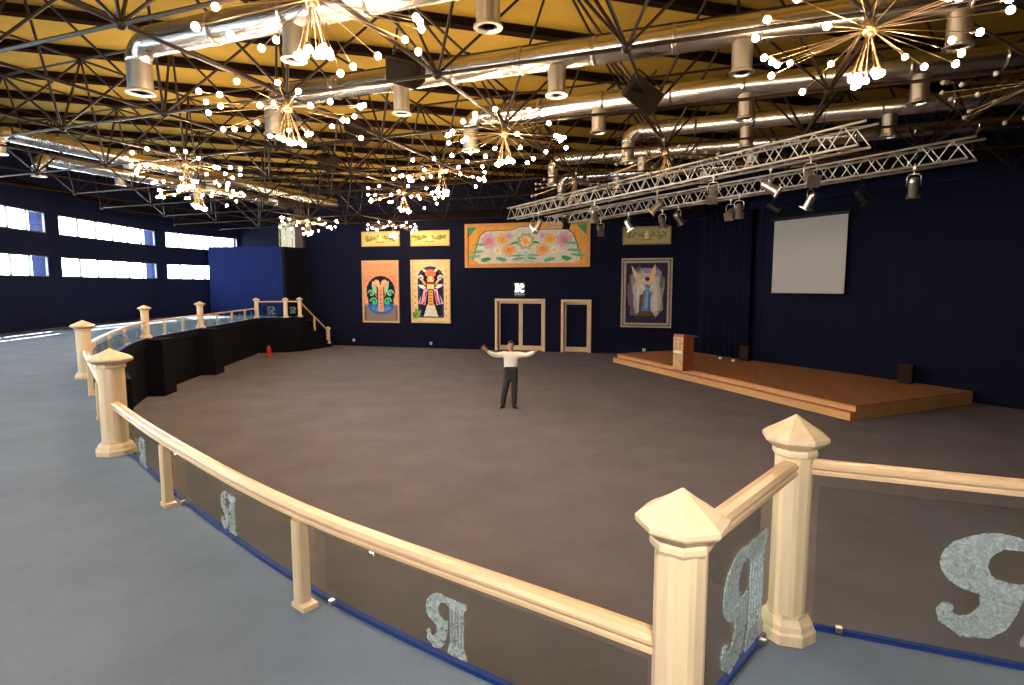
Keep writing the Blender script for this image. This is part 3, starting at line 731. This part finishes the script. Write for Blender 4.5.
# left tall: salmon ground, dark round arch with green scrolls over blue
sh = [((232, 158, 112), rect(0, 0, 1, 1)), ((226, 140, 104), rect(0, .55, 1, .78)), ((140, 118, 110), rect(0, 0, 1, .28)), ((20, 24, 44), oval(.5, .50, .43, .27)), ((20, 24, 44), rect(.12, .28, .88, .5)),
      ((60, 100, 170), oval(.5, .25, .38, .14, 20, PI, 2 * PI)), ((90, 150, 200), oval(.5, .24, .30, .08, 20, PI, 2 * PI)), ((50, 90, 160), rect(.12, .24, .88, .30)), ((226, 150, 120), rect(.42, .16, .58, .60))]
for f in (-1, 1):
    c = .5 + f * .22
    sh += [((150, 210, 160), leaf(.5 + f * .12, .46, .26, .07, 60 if f > 0 else 120)), ((130, 200, 150), swirl(c + f * .06, .47, .12, .05, 1.4, f, .62)), ((70, 190, 130), swirl(c - f * .02, .33, .14, .055, 1.4, f, .62)),
           ((230, 150, 110), oval(.5 + f * .12, .64, .10, .065)), ((240, 180, 130), leaf(.5, .52, .2, .04, 90 - f * 25)), ((70, 120, 180), leaf(.5 + f * .1, .2, .2, .04, 30 if f > 0 else 150))]
for k in range(9): sh.append(((206, 120, 96), rect(.06 + .1 * k, .80 + .012 * (k % 2), .13 + .1 * k, .812 + .012 * (k % 2))))
for k in range(5): sh.append(((70, 60, 70), oval(.5, .22 + k * .075, .02, .012, 8)))
for f in (-1, 1): sh += [((200, 110, 90), leaf(.5 + f * .09, .40, .13, .02, 90 - f * 50)), ((236, 214, 160), swirl(.5 + f * .12, .64, .07, .02, 1.2, f, .62)), ((30, 60, 60), swirl(.5 + f * .30, .47, .07, .02, 1.3, f, .62)), ((106, 96, 100), rect(.5 + f * .46 - .03, .03, .5 + f * .46 + .03, .24))]
painting('tall_painting', 'tall salmon painting with green scrolls in a dark round arch', 2.16, 1.33, 4.36, 4.7, sh, (206, 168, 130), .09)
# second tall: cream ground, dark blue arch, layered pink and orange figure shapes
sh = [((236, 204, 146), rect(0, 0, 1, 1)), ((50, 60, 120), rect(.14, .06, .86, .72)), ((50, 60, 120), oval(.5, .72, .36, .20)), ((24, 24, 44), rect(.20, .10, .80, .70)), ((24, 24, 44), oval(.5, .70, .30, .17)),
      ((226, 220, 200), [(.30, .08), (.70, .08), (.60, .28), (.40, .28)]), ((236, 170, 90), [(.42, .26), (.58, .26), (.56, .52), (.44, .52)]), ((230, 120, 80), oval(.5, .80, .15, .07)), ((240, 200, 150), oval(.5, .70, .10, .05)), ((150, 60, 50), rect(.36, .62, .64, .66)), ((236, 216, 150), rect(.40, .54, .60, .62))]
for f in (-1, 1):
    sh += [((232, 170, 190), [(.5 + f * .08, .54), (.5 + f * .18, .54), (.5 + f * .36, .30), (.5 + f * .16, .27)]), ((150, 70, 110), [(.5 + f * .10, .5), (.5 + f * .14, .5), (.5 + f * .24, .28), (.5 + f * .18, .28)]),
           ((236, 230, 220), leaf(.5 + f * .12, .56, .24, .04, 12 if f > 0 else 168)), ((230, 214, 190), swirl(.5 + f * .26, .72, .1, .045, 1.2, f, .7)), ((236, 180, 120), leaf(.5 + f * .12, .6, .22, .03, 40 if f > 0 else 140)), ((226, 160, 170), leaf(.5 + f * .16, .46, .2, .05, -60 if f > 0 else -120))]
for f in (-1, 1):
    for k in range(8): sh.append(((200, 150, 100), oval(.5 + f * .43, .10 + k * .105, .022, .022, 8)))
    sh += [((60, 40, 70), [(.5 + f * .20, .50), (.5 + f * .23, .50), (.5 + f * .30, .31), (.5 + f * .27, .30)]), ((120, 50, 50), oval(.5 + f * .06, .705, .02, .012, 8)), ((250, 232, 190), leaf(.5 + f * .10, .83, .14, .03, 20 if f > 0 else 160))]
for k in range(5): sh.append(((110, 60, 50), rect(.455, .28 + k * .05, .545, .292 + k * .05)))
sh += [((90, 150, 70), leaf(.08, .03, .2, .05, 80)), ((120, 170, 80), leaf(.12, .03, .2, .05, 55)), ((90, 140, 70), leaf(.06, .04, .14, .04, 110))]
painting('tall_painting', 'tall cream painting with a pink figure in a blue arch', 5.07, 1.36, 7.32, 4.71, sh, (216, 186, 150), .09)
# wide: orange border, white field with flowers
sh = [((226, 158, 72), rect(0, 0, 1, 1)), ((60, 150, 100), [(.0, 1), (.08, 1), (.0, .72)]), ((60, 150, 100), [(1, 1), (.92, 1), (1, .72)]),
      ((120, 90, 60), [(.02, .02), (.05, .2), (.07, .5), (.10, .78), (.15, .90), (.38, .91), (.44, .99), (.56, .99), (.62, .91), (.85, .90), (.90, .78), (.93, .5), (.95, .2), (.98, .02)]),
      ((214, 204, 190), [(.03, .02), (.06, .2), (.08, .5), (.11, .77), (.16, .88), (.38, .89), (.44, .97), (.56, .97), (.62, .89), (.84, .88), (.89, .77), (.92, .5), (.94, .2), (.97, .02)]),
      ((226, 158, 72), [(0, 0), (.1, 0), (.06, .1), (0, .12)]), ((226, 158, 72), [(1, 0), (.9, 0), (.94, .1), (1, .12)])]
def flower(x, z, r, c1, c2):
    r *= 1.25
    out = [(c1, [(x + (r if k % 2 else r * .78) * math.cos(PI * k / 8), z + 3.0 * (r if k % 2 else r * .78) * math.sin(PI * k / 8)) for k in range(16)]), (c2, oval(x, z, r * .4, r * 1.2, 10))]; return out
for f in (-1, 1):
    sh += flower(.5 + f * .32, .62, .06, (214, 164, 172), (216, 124, 132)) + flower(.5 + f * .20, .66, .042, (232, 180, 90), (240, 150, 60)) + flower(.5 + f * .14, .38, .05, (240, 170, 110), (232, 140, 80)) + flower(.5 + f * .14, .74, .03, (212, 176, 190), (200, 150, 172)) + flower(.5 + f * .24, .36, .03, (240, 220, 170), (230, 190, 110))
    for x, z, L, a in ((.40, .30, .10, 70), (.42, .18, .10, 60), (.38, .50, .08, 80), (.30, .12, .10, 20), (.24, .10, .10, 150), (.06, .20, .06, 80), (.03, .12, .08, 60), (.06, .55, .06, 50)):
        sh.append(((110, 170, 130) if a > 50 else (60, 150, 90), leaf(.5 + f * x, z, L * .9, .085, a if f > 0 else 180 - a)))
sh += flower(.5, .60, .065, (150, 180, 130), (232, 150, 80)) + flower(.5, .60, .045, (240, 190, 130), (240, 160, 90)) + [((170, 200, 200), rect(.485, .08, .515, .34)), ((150, 180, 160), rect(.44, .06, .45, .30)), ((150, 180, 160), rect(.55, .06, .56, .30)), ((214, 170, 170), rect(.40, .05, .60, .08))]
painting('wide_painting', 'wide orange bordered painting of flowers above the double door', 8.15, 4.27, 14.64, 6.5, sh, (214, 148, 92), .17)
def haze(cx, cz, rx, rz, k):
    rnd = random.Random(k); return [(cx + rx * (abs(math.cos(a)) ** .6) * math.copysign(1, math.cos(a)) * q, cz + rz * (abs(math.sin(a)) ** .6) * math.copysign(1, math.sin(a)) * q) for a, q in ((2 * PI * (i + .3) / 36, rnd.uniform(.86, 1.04)) for i in range(36))]
# right tall: violet night, white haze, winged figure in a blue dress
sh = [((50, 42, 62), rect(0, 0, 1, 1)), ((104, 92, 110), haze(.5, .5, .46, .46, 1)), ((150, 138, 146), haze(.52, .50, .40, .43, 2)), ((188, 176, 174), haze(.52, .48, .34, .39, 3)), ((212, 202, 196), haze(.53, .45, .27, .33, 4)), ((90, 120, 96), haze(.86, .66, .05, .08, 5)), ((120, 92, 120), haze(.12, .4, .07, .12, 6)),
      ((222, 190, 150), [(.48, .66), (.30, .80), (.12, .97), (.18, .80), (.28, .66), (.40, .56)]), ((232, 194, 146), [(.52, .64), (.56, .80), (.70, .98), (.72, .84), (.66, .70), (.58, .58)]),
      ((96, 76, 56), [(.26, .10), (.72, .10), (.66, .18), (.58, .24), (.34, .22), (.30, .16)]), ((60, 50, 48), rect(.28, .08, .72, .12)), ((110, 84, 62), [(.32, .22), (.42, .22), (.44, .5), (.34, .46)]),
      ((92, 130, 176), [(.38, .20), (.62, .20), (.60, .38), (.64, .50), (.58, .64), (.46, .64), (.42, .50), (.44, .36)]), ((130, 166, 204), [(.46, .24), (.54, .24), (.55, .58), (.49, .60)]), ((60, 96, 150), [(.56, .22), (.60, .22), (.58, .46), (.56, .5)]),
      ((214, 206, 200), oval(.40, .58, .08, .05)), ((214, 206, 200), oval(.64, .56, .07, .05)), ((206, 160, 120), leaf(.36, .58, .12, .02, -80)), ((206, 160, 120), leaf(.66, .56, .12, .02, -100)), ((210, 166, 128), oval(.52, .71, .05, .045)), ((80, 54, 36), oval(.52, .735, .06, .035))]
tp = painting('framed_painting', 'tall painting of a winged figure in blue, in a double pale frame', 16.18, 1.33, 18.56, 4.65, sh, (176, 158, 144), .22)
bm = NB()
for lo, hi in (((.08, .08), (2.30, .12)), ((.08, 3.20), (2.30, 3.24)), ((.08, .12), (.12, 3.20)), ((2.26, .12), (2.30, 3.20))): box(bm, (lo[0], -.10, lo[1]), (hi[0], -.078, hi[1]))
obj('frame_moulding', bm, pc(70, 52, 46), tp)

# ------------------------------------------------------------------ stage, lectern, screen
st = thing('stage', 'low orange wood stage with a step along its front, below the screen', 'stage', (8.4, 13.9, 0))
def rel(pts, o=(8.4, 13.9)): return [(x - o[0], y - o[1]) for x, y in pts]
FL, FN, FR, BR, BL = (4.44, 24.88), (8.40, 13.90), (13.07, 15.94), (13.09, 15.98), (9.15, 23.5)
fd = (Vector(FL) - Vector(FN)).normalized(); fn = Vector((fd.y, -fd.x)) ; 
if fn.x < 0: fn = -fn
pn0, pl0 = Vector(FN) + fn * .17, Vector(FL) + fn * .17 - fd * .1
bm = NB(); prism(bm, rel([tuple(pn0), FR, (12.6, 17.0), (10.4, 21.3), BL, (7.9, 26.2), (5.6, 25.4), tuple(pl0)]), 0, .33); obj('platform', bm, M['fascia'], st)
bm = NB(); prism(bm, rel([tuple(pn0 - fn * .02), FR, (12.6, 17.0), (10.4, 21.3), BL, (7.9, 26.2), (5.6, 25.4), tuple(pl0 - fn * .02)]), .33, .37); obj('deck_boards', bm, M['stage'], st)
bm = NB(); prism(bm, rel([FN, tuple(Vector(FN) + fn * .17), tuple(pl0), FL]), 0, .19); obj('front_step', bm, M['fascia'], st)
bm = NB(); prism(bm, rel([tuple(Vector(FN) - fn * .015 - fd * .0), tuple(Vector(FN) + fn * .17), tuple(pl0), tuple(Vector(FL) - fn * .015)]), .19, .215); obj('step_tread', bm, M['stage'], st)
lt = thing('lectern', 'wooden lectern with pale front and red side on the left stage end', 'lectern', (6.06, 20.0, .37), R(-62))
bm = NB(); slab_xz(bm, [(-.24, 0), (.24, 0), (.24, 1.22), (-.24, 1.22)], -.25, .25)
for v in bm.verts:
    if v.co.z > 1 and v.co.y > 0: v.co.z -= .0
    if v.co.z > 1 and v.co.y < 0: v.co.z += .06
bmesh.ops.bevel(bm, geom=list(bm.edges), offset=.012, segments=1, affect='EDGES'); obj('body', bm, M['lecside'], lt)
bm = NB(); box(bm, (-.27, -.27, 1.21), (.27, .29, 1.25), 0, Matrix.Rotation(R(-6), 4, 'X')); obj('reading_top', bm, M['lecside'], lt)
bm = NB(); box(bm, (-.23, -.268, .05), (.23, -.25, 1.18)); obj('front_panel', bm, M['lecfront'], lt)
bm = NB(); box(bm, (-.2, -.275, .62), (.2, -.266, .70)); obj('plaque', bm, M['white'], lt)
bm = NB()
for k in range(6): 
    q = swirl(-.10 + .2 * (k % 2), .80 + .14 * (k // 2), .055, .022, 1.2, 1 if k % 2 else -1); slab_xz(bm, q, -.276, -.268)
obj('carved_scrolls', bm, M['lecside'], lt)
sa, sb = Vector((10.0, 22.1, 0)), Vector((11.37, 19.55, 0)); sd = (sb - sa).normalized(); ang = math.atan2(sd.y, sd.x); SW = (sb - sa).length
sc = thing('projection_screen', 'white pull-down projection screen hung on the dark right wall', 'screen', (sa.x, sa.y, 3.03), ang)
bm = NB(); box(bm, (.03, -.005, .03), (SW - .03, .005, 2.76)); obj('fabric', bm, M['screen'], sc)
bm = NB(); box(bm, (-.06, -.06, 2.74), (SW + .06, .06, 2.84)); obj('roller_case', bm, M['plastic'], sc)
bm = NB(); tube(bm, (-.03, 0, .02), (SW + .03, 0, .02), .022, 10); obj('weight_bar', bm, M['plastic'], sc)
for s in (.2, SW - .2):
    bm = NB(); tube(bm, (s, 0, 2.84), (s, 0, 4.2), .008); obj('hanging_wire', bm, M['plastic'], sc)
def monitor(lab, p, rz):
    t = thing('stage_speaker', lab, 'loudspeaker', p, rz, 'black stage loudspeakers')
    bm = NB(); box(bm, (-.2, -.17, 0), (.2, .17, .58))
    for v in bm.verts:
        if v.co.y > 0: v.co.x *= .8
    bmesh.ops.bevel(bm, geom=list(bm.edges), offset=.015, segments=2, affect='EDGES'); obj('cabinet', bm, M['plastic'], t)
    bm = NB(); box(bm, (-.18, -.185, .03), (.18, -.168, .55)); obj('front_grille', bm, M['speaker'], t)
monitor('black stage speaker at the back of the stage right of the lectern', (9.35, 22.6, .37), R(-55))
monitor('black stage speaker standing at the right end of the stage', (12.12, 17.3, .37), R(-55))
for lab, p in (('small white socket box on the stage floor between lectern and left speaker', (8.5, 23.0, .37)), ('small white socket box on the stage floor beside the left speaker', (8.75, 22.3, .37))):
    t = thing('floor_socket', lab, 'socket', p, R(-60)); bm = NB(); box(bm, (-.09, -.06, 0), (.09, .06, .1)); bmesh.ops.bevel(bm, geom=list(bm.edges), offset=.01, segments=1, affect='EDGES'); obj('box', bm, M['outlet'], t)
# hanging drape folds on the right wall left of the screen
bm = NB(); a = Vector((8.95, 26.2, 0)); b = Vector((9.75, 23.1, 0)); n = Vector((b.y - a.y, a.x - b.x, 0)).normalized(); top, botm = [], []
for k in range(49):
    q = lerp(a, b, k / 48) + n * (.10 * math.sin(k * 1.05) + .0); q -= Vector((.28, .05, 0)) * .6
    top.append(bm.verts.new((q.x, q.y, 6.8))); botm.append(bm.verts.new((q.x, q.y, .05)))
for k in range(48): f = bm.faces.new((botm[k], botm[k + 1], top[k + 1], top[k])); f.smooth = True
cu = obj('curtain', bm, M['navy']); tag(cu, 'dark navy pleated curtain hanging in the corner beside the stage', 'curtain')
sm = cu.modifiers.new('thickness', 'SOLIDIFY'); sm.thickness = .012
# fire extinguisher against the black balcony wall
t = thing('fire_extinguisher', 'red fire extinguisher standing against the black balcony wall', 'fire extinguisher', (-11.42, 26.6, 0))
bm = NB(); lathe(bm, [(.085, 0), (.095, .02), (.095, .42), (.075, .49), (.035, .53), (.03, .55)], 16, smooth=True); obj('cylinder', bm, M['red'], t)
bm = NB(); lathe(bm, [(.028, .55), (.03, .60), (.015, .62)], 10); box(bm, (-.1, -.012, .60), (.03, .012, .625)); obj('valve', bm, M['plastic'], t)
bm = NB(); pipe(bm, [(.03, 0, .58), (.10, -.03, .55), (.125, -.04, .42), (.115, -.05, .25)], .012, 8); obj('hose', bm, M['plastic'], t)

# ------------------------------------------------------------------ the person with spread arms
def skin(name, chains, root, m, parent, lv=2):
    """chains: lists of (x, y, z, r); identical positions are welded"""
    vs, es, rs, idx = [], [], [], {}
    for ch in chains:
        prev = None
        for x, y, z, r in ch:
            k = (round(x, 4), round(y, 4), round(z, 4))
            if k not in idx: idx[k] = len(vs); vs.append((x, y, z)); rs.append(r)
            if prev is not None and prev != idx[k]: es.append((prev, idx[k]))
            prev = idx[k]
    me = bpy.data.meshes.new(name); me.from_pydata(vs, es, []); o = bpy.data.objects.new(name, me); C.objects.link(o); me.materials.append(m)
    o.parent = parent; mod = o.modifiers.new('skin', 'SKIN'); sv = me.skin_vertices[0].data; mod.use_smooth_shade = True
    for i, r in enumerate(rs):
        sv[i].radius = (r, r) if not isinstance(r, tuple) else r; sv[i].use_root = False
    sv[idx[tuple(round(c, 4) for c in root)]].use_root = True
    s = o.modifiers.new('sub', 'SUBSURF'); s.levels = lv; s.render_levels = lv; return o
per = thing('person', 'person in white shirt and dark trousers standing with arms spread wide mid hall', 'person', (-.03, 15.55, 0))
per.scale = (1.04, 1.04, 1.04)
PEL = (0, 0, .93)
def arm(s, up):
    # s=-1 picture left
    return dict(sh=(s * .19, 0, 1.42), el=(s * .43, -.07, 1.40), wr=(s * .63, -.20, 1.50 + up), pm=(s * .68, -.23, 1.555 + up))
AL, AR_ = arm(-1, .03), arm(1, .0)
chains = [[(*PEL, .13), (0, 0, 1.08, .12), (0, .01, 1.26, .14), (0, .01, 1.40, .11), (0, 0, 1.49, .052), (0, -.015, 1.56, .058), (0, -.03, 1.61, .076), (0, -.03, 1.67, .082), (0, -.025, 1.72, .062)],
          [(0, -.03, 1.61, .076), (0, -.105, 1.625, .018), (0, -.118, 1.61, .014)]]
for A, s in ((AL, -1), (AR_, 1)):
    chains.append([(0, .01, 1.40, .11), (*A['sh'], .062), (*A['el'], .042), (*A['wr'], .027), (*A['pm'], .036)])
    P = Vector(A['pm']); d = (P - Vector(A['wr'])).normalized(); side = Vector((s * .35, .1, -.9)); side = (side - d * side.dot(d)).normalized(); nf = Vector((0, -1, 0))
    for k, (o, L, sp) in enumerate(((-.034, .078, -.35), (-.012, .088, -.1), (.012, .082, .12), (.034, .064, .36))):
        b = P + side * o + d * .03; dd = (d + side * sp).normalized(); m1 = b + dd * L * .55; m2 = b + dd * L + nf * .012
        chains.append([(*A['pm'], .036), (*b, .0115), (*m1, .010), (*m2, .008)])
    b = Vector(A['wr']) + d * .025 - side * .03; e = b - side * .045 + d * .03; chains.append([(*A['wr'], .027), (*b, .012), (*e, .009)])
for s, fx, fy in ((-1, -.21, -.02), (1, .09, -.05)):
    hx = s * .09
    chains.append([(*PEL, .13), (hx, 0, .86, .085), ((hx + fx) / 2 + s * .015, -.03, .48, .055), (fx, 0 + fy + .03, .10, .036), (fx, fy + .02, .05, .036), (fx + s * .02, fy - .12, .035, .03)])
body = skin('body', chains, PEL, M['skin'], per)
sh = [[(*PEL, (.15, .11)), (0, 0, 1.0, (.185, .14)), (0, 0, 1.14, (.205, .15)), (0, .01, 1.28, (.215, .155)), (0, .01, 1.40, (.15, .12)), (0, .0, 1.465, .062)]]
for A in (AL, AR_):
    s = 1 if A is AR_ else -1; w = Vector(A['wr']) * .96 + Vector(A['el']) * .04
    sh.append([(0, .01, 1.40, (.15, .12)), (*A['sh'], .088), ((A['sh'][0] + A['el'][0]) / 2, -.035, 1.395, .078), (*A['el'], .074), ((A['el'][0] + w.x) / 2, (A['el'][1] + w.y) / 2, (A['el'][2] + w.z) / 2 - .01, .062), (*w, .04)])
skin('shirt', sh, PEL, M['shirt'], per)
tr = [[(0, 0, 1.03, (.19, .145)), (*PEL, (.19, .15)), (0, 0, .86, (.17, .13))]]
for s, fx, fy in ((-1, -.21, -.02), (1, .09, -.05)):
    hx = s * .085; tr.append([(0, 0, .86, (.17, .13)), (hx, 0, .78, .115), ((hx + fx) / 2 + s * .01, -.03, .46, .088), (fx, fy + .02, .16, .076), (fx, fy + .02, .065, .078)])
skin('trousers', tr, PEL, M['trouser'], per)
for s, fx, fy in ((-1, -.21, -.02), (1, .09, -.05)):
    bm = NB(); ball(bm, (0, -.06, .035), .05, 12, 8, (1, 2.7, .95)); ball(bm, (0, .03, .05), .048, 10, 8, (1, 1.2, 1)); box(bm, (-.045, -.18, 0), (.045, .07, .018))
    o = obj('shoe', bm, M['shoe'], per); o.location = (fx, fy, .0); o.rotation_euler = (0, 0, s * R(14))
bm = NB(); ball(bm, (0, -.012, 1.695), .092, 16, 12, (.98, 1.08, .95))
bmesh.ops.delete(bm, geom=[v for v in bm.verts if v.co.z < 1.635 or (v.co.y < -.055 and v.co.z < 1.725)], context='VERTS')
o = obj('hair', bm, M['hair'], per); o.modifiers.new('t', 'SOLIDIFY').thickness = .012
for s in (-1, 1):
    bm = NB(); ball(bm, (s * .03, -.102, 1.66), .011, 8, 6); obj('eye', bm, M['hair'], per)
    bm = NB(); box(bm, (s * .03 - .018, -.108, 1.678), (s * .03 + .018, -.098, 1.686)); obj('eyebrow', bm, M['hair'], per)
    bm = NB(); ball(bm, (s * .083, -.02, 1.645), .026, 8, 6, (.4, .7, 1.1)); obj('ear', bm, M['skin'], per)
bm = NB(); box(bm, (-.024, -.102, 1.574), (.024, -.092, 1.582)); obj('mouth', bm, M['lecside'], per)
bm = NB(); lathe(bm, [(.066, 1.44), (.070, 1.475), (.058, 1.50), (.054, 1.50), (.060, 1.44)], 16); obj('collar', bm, M['shirt'], per)
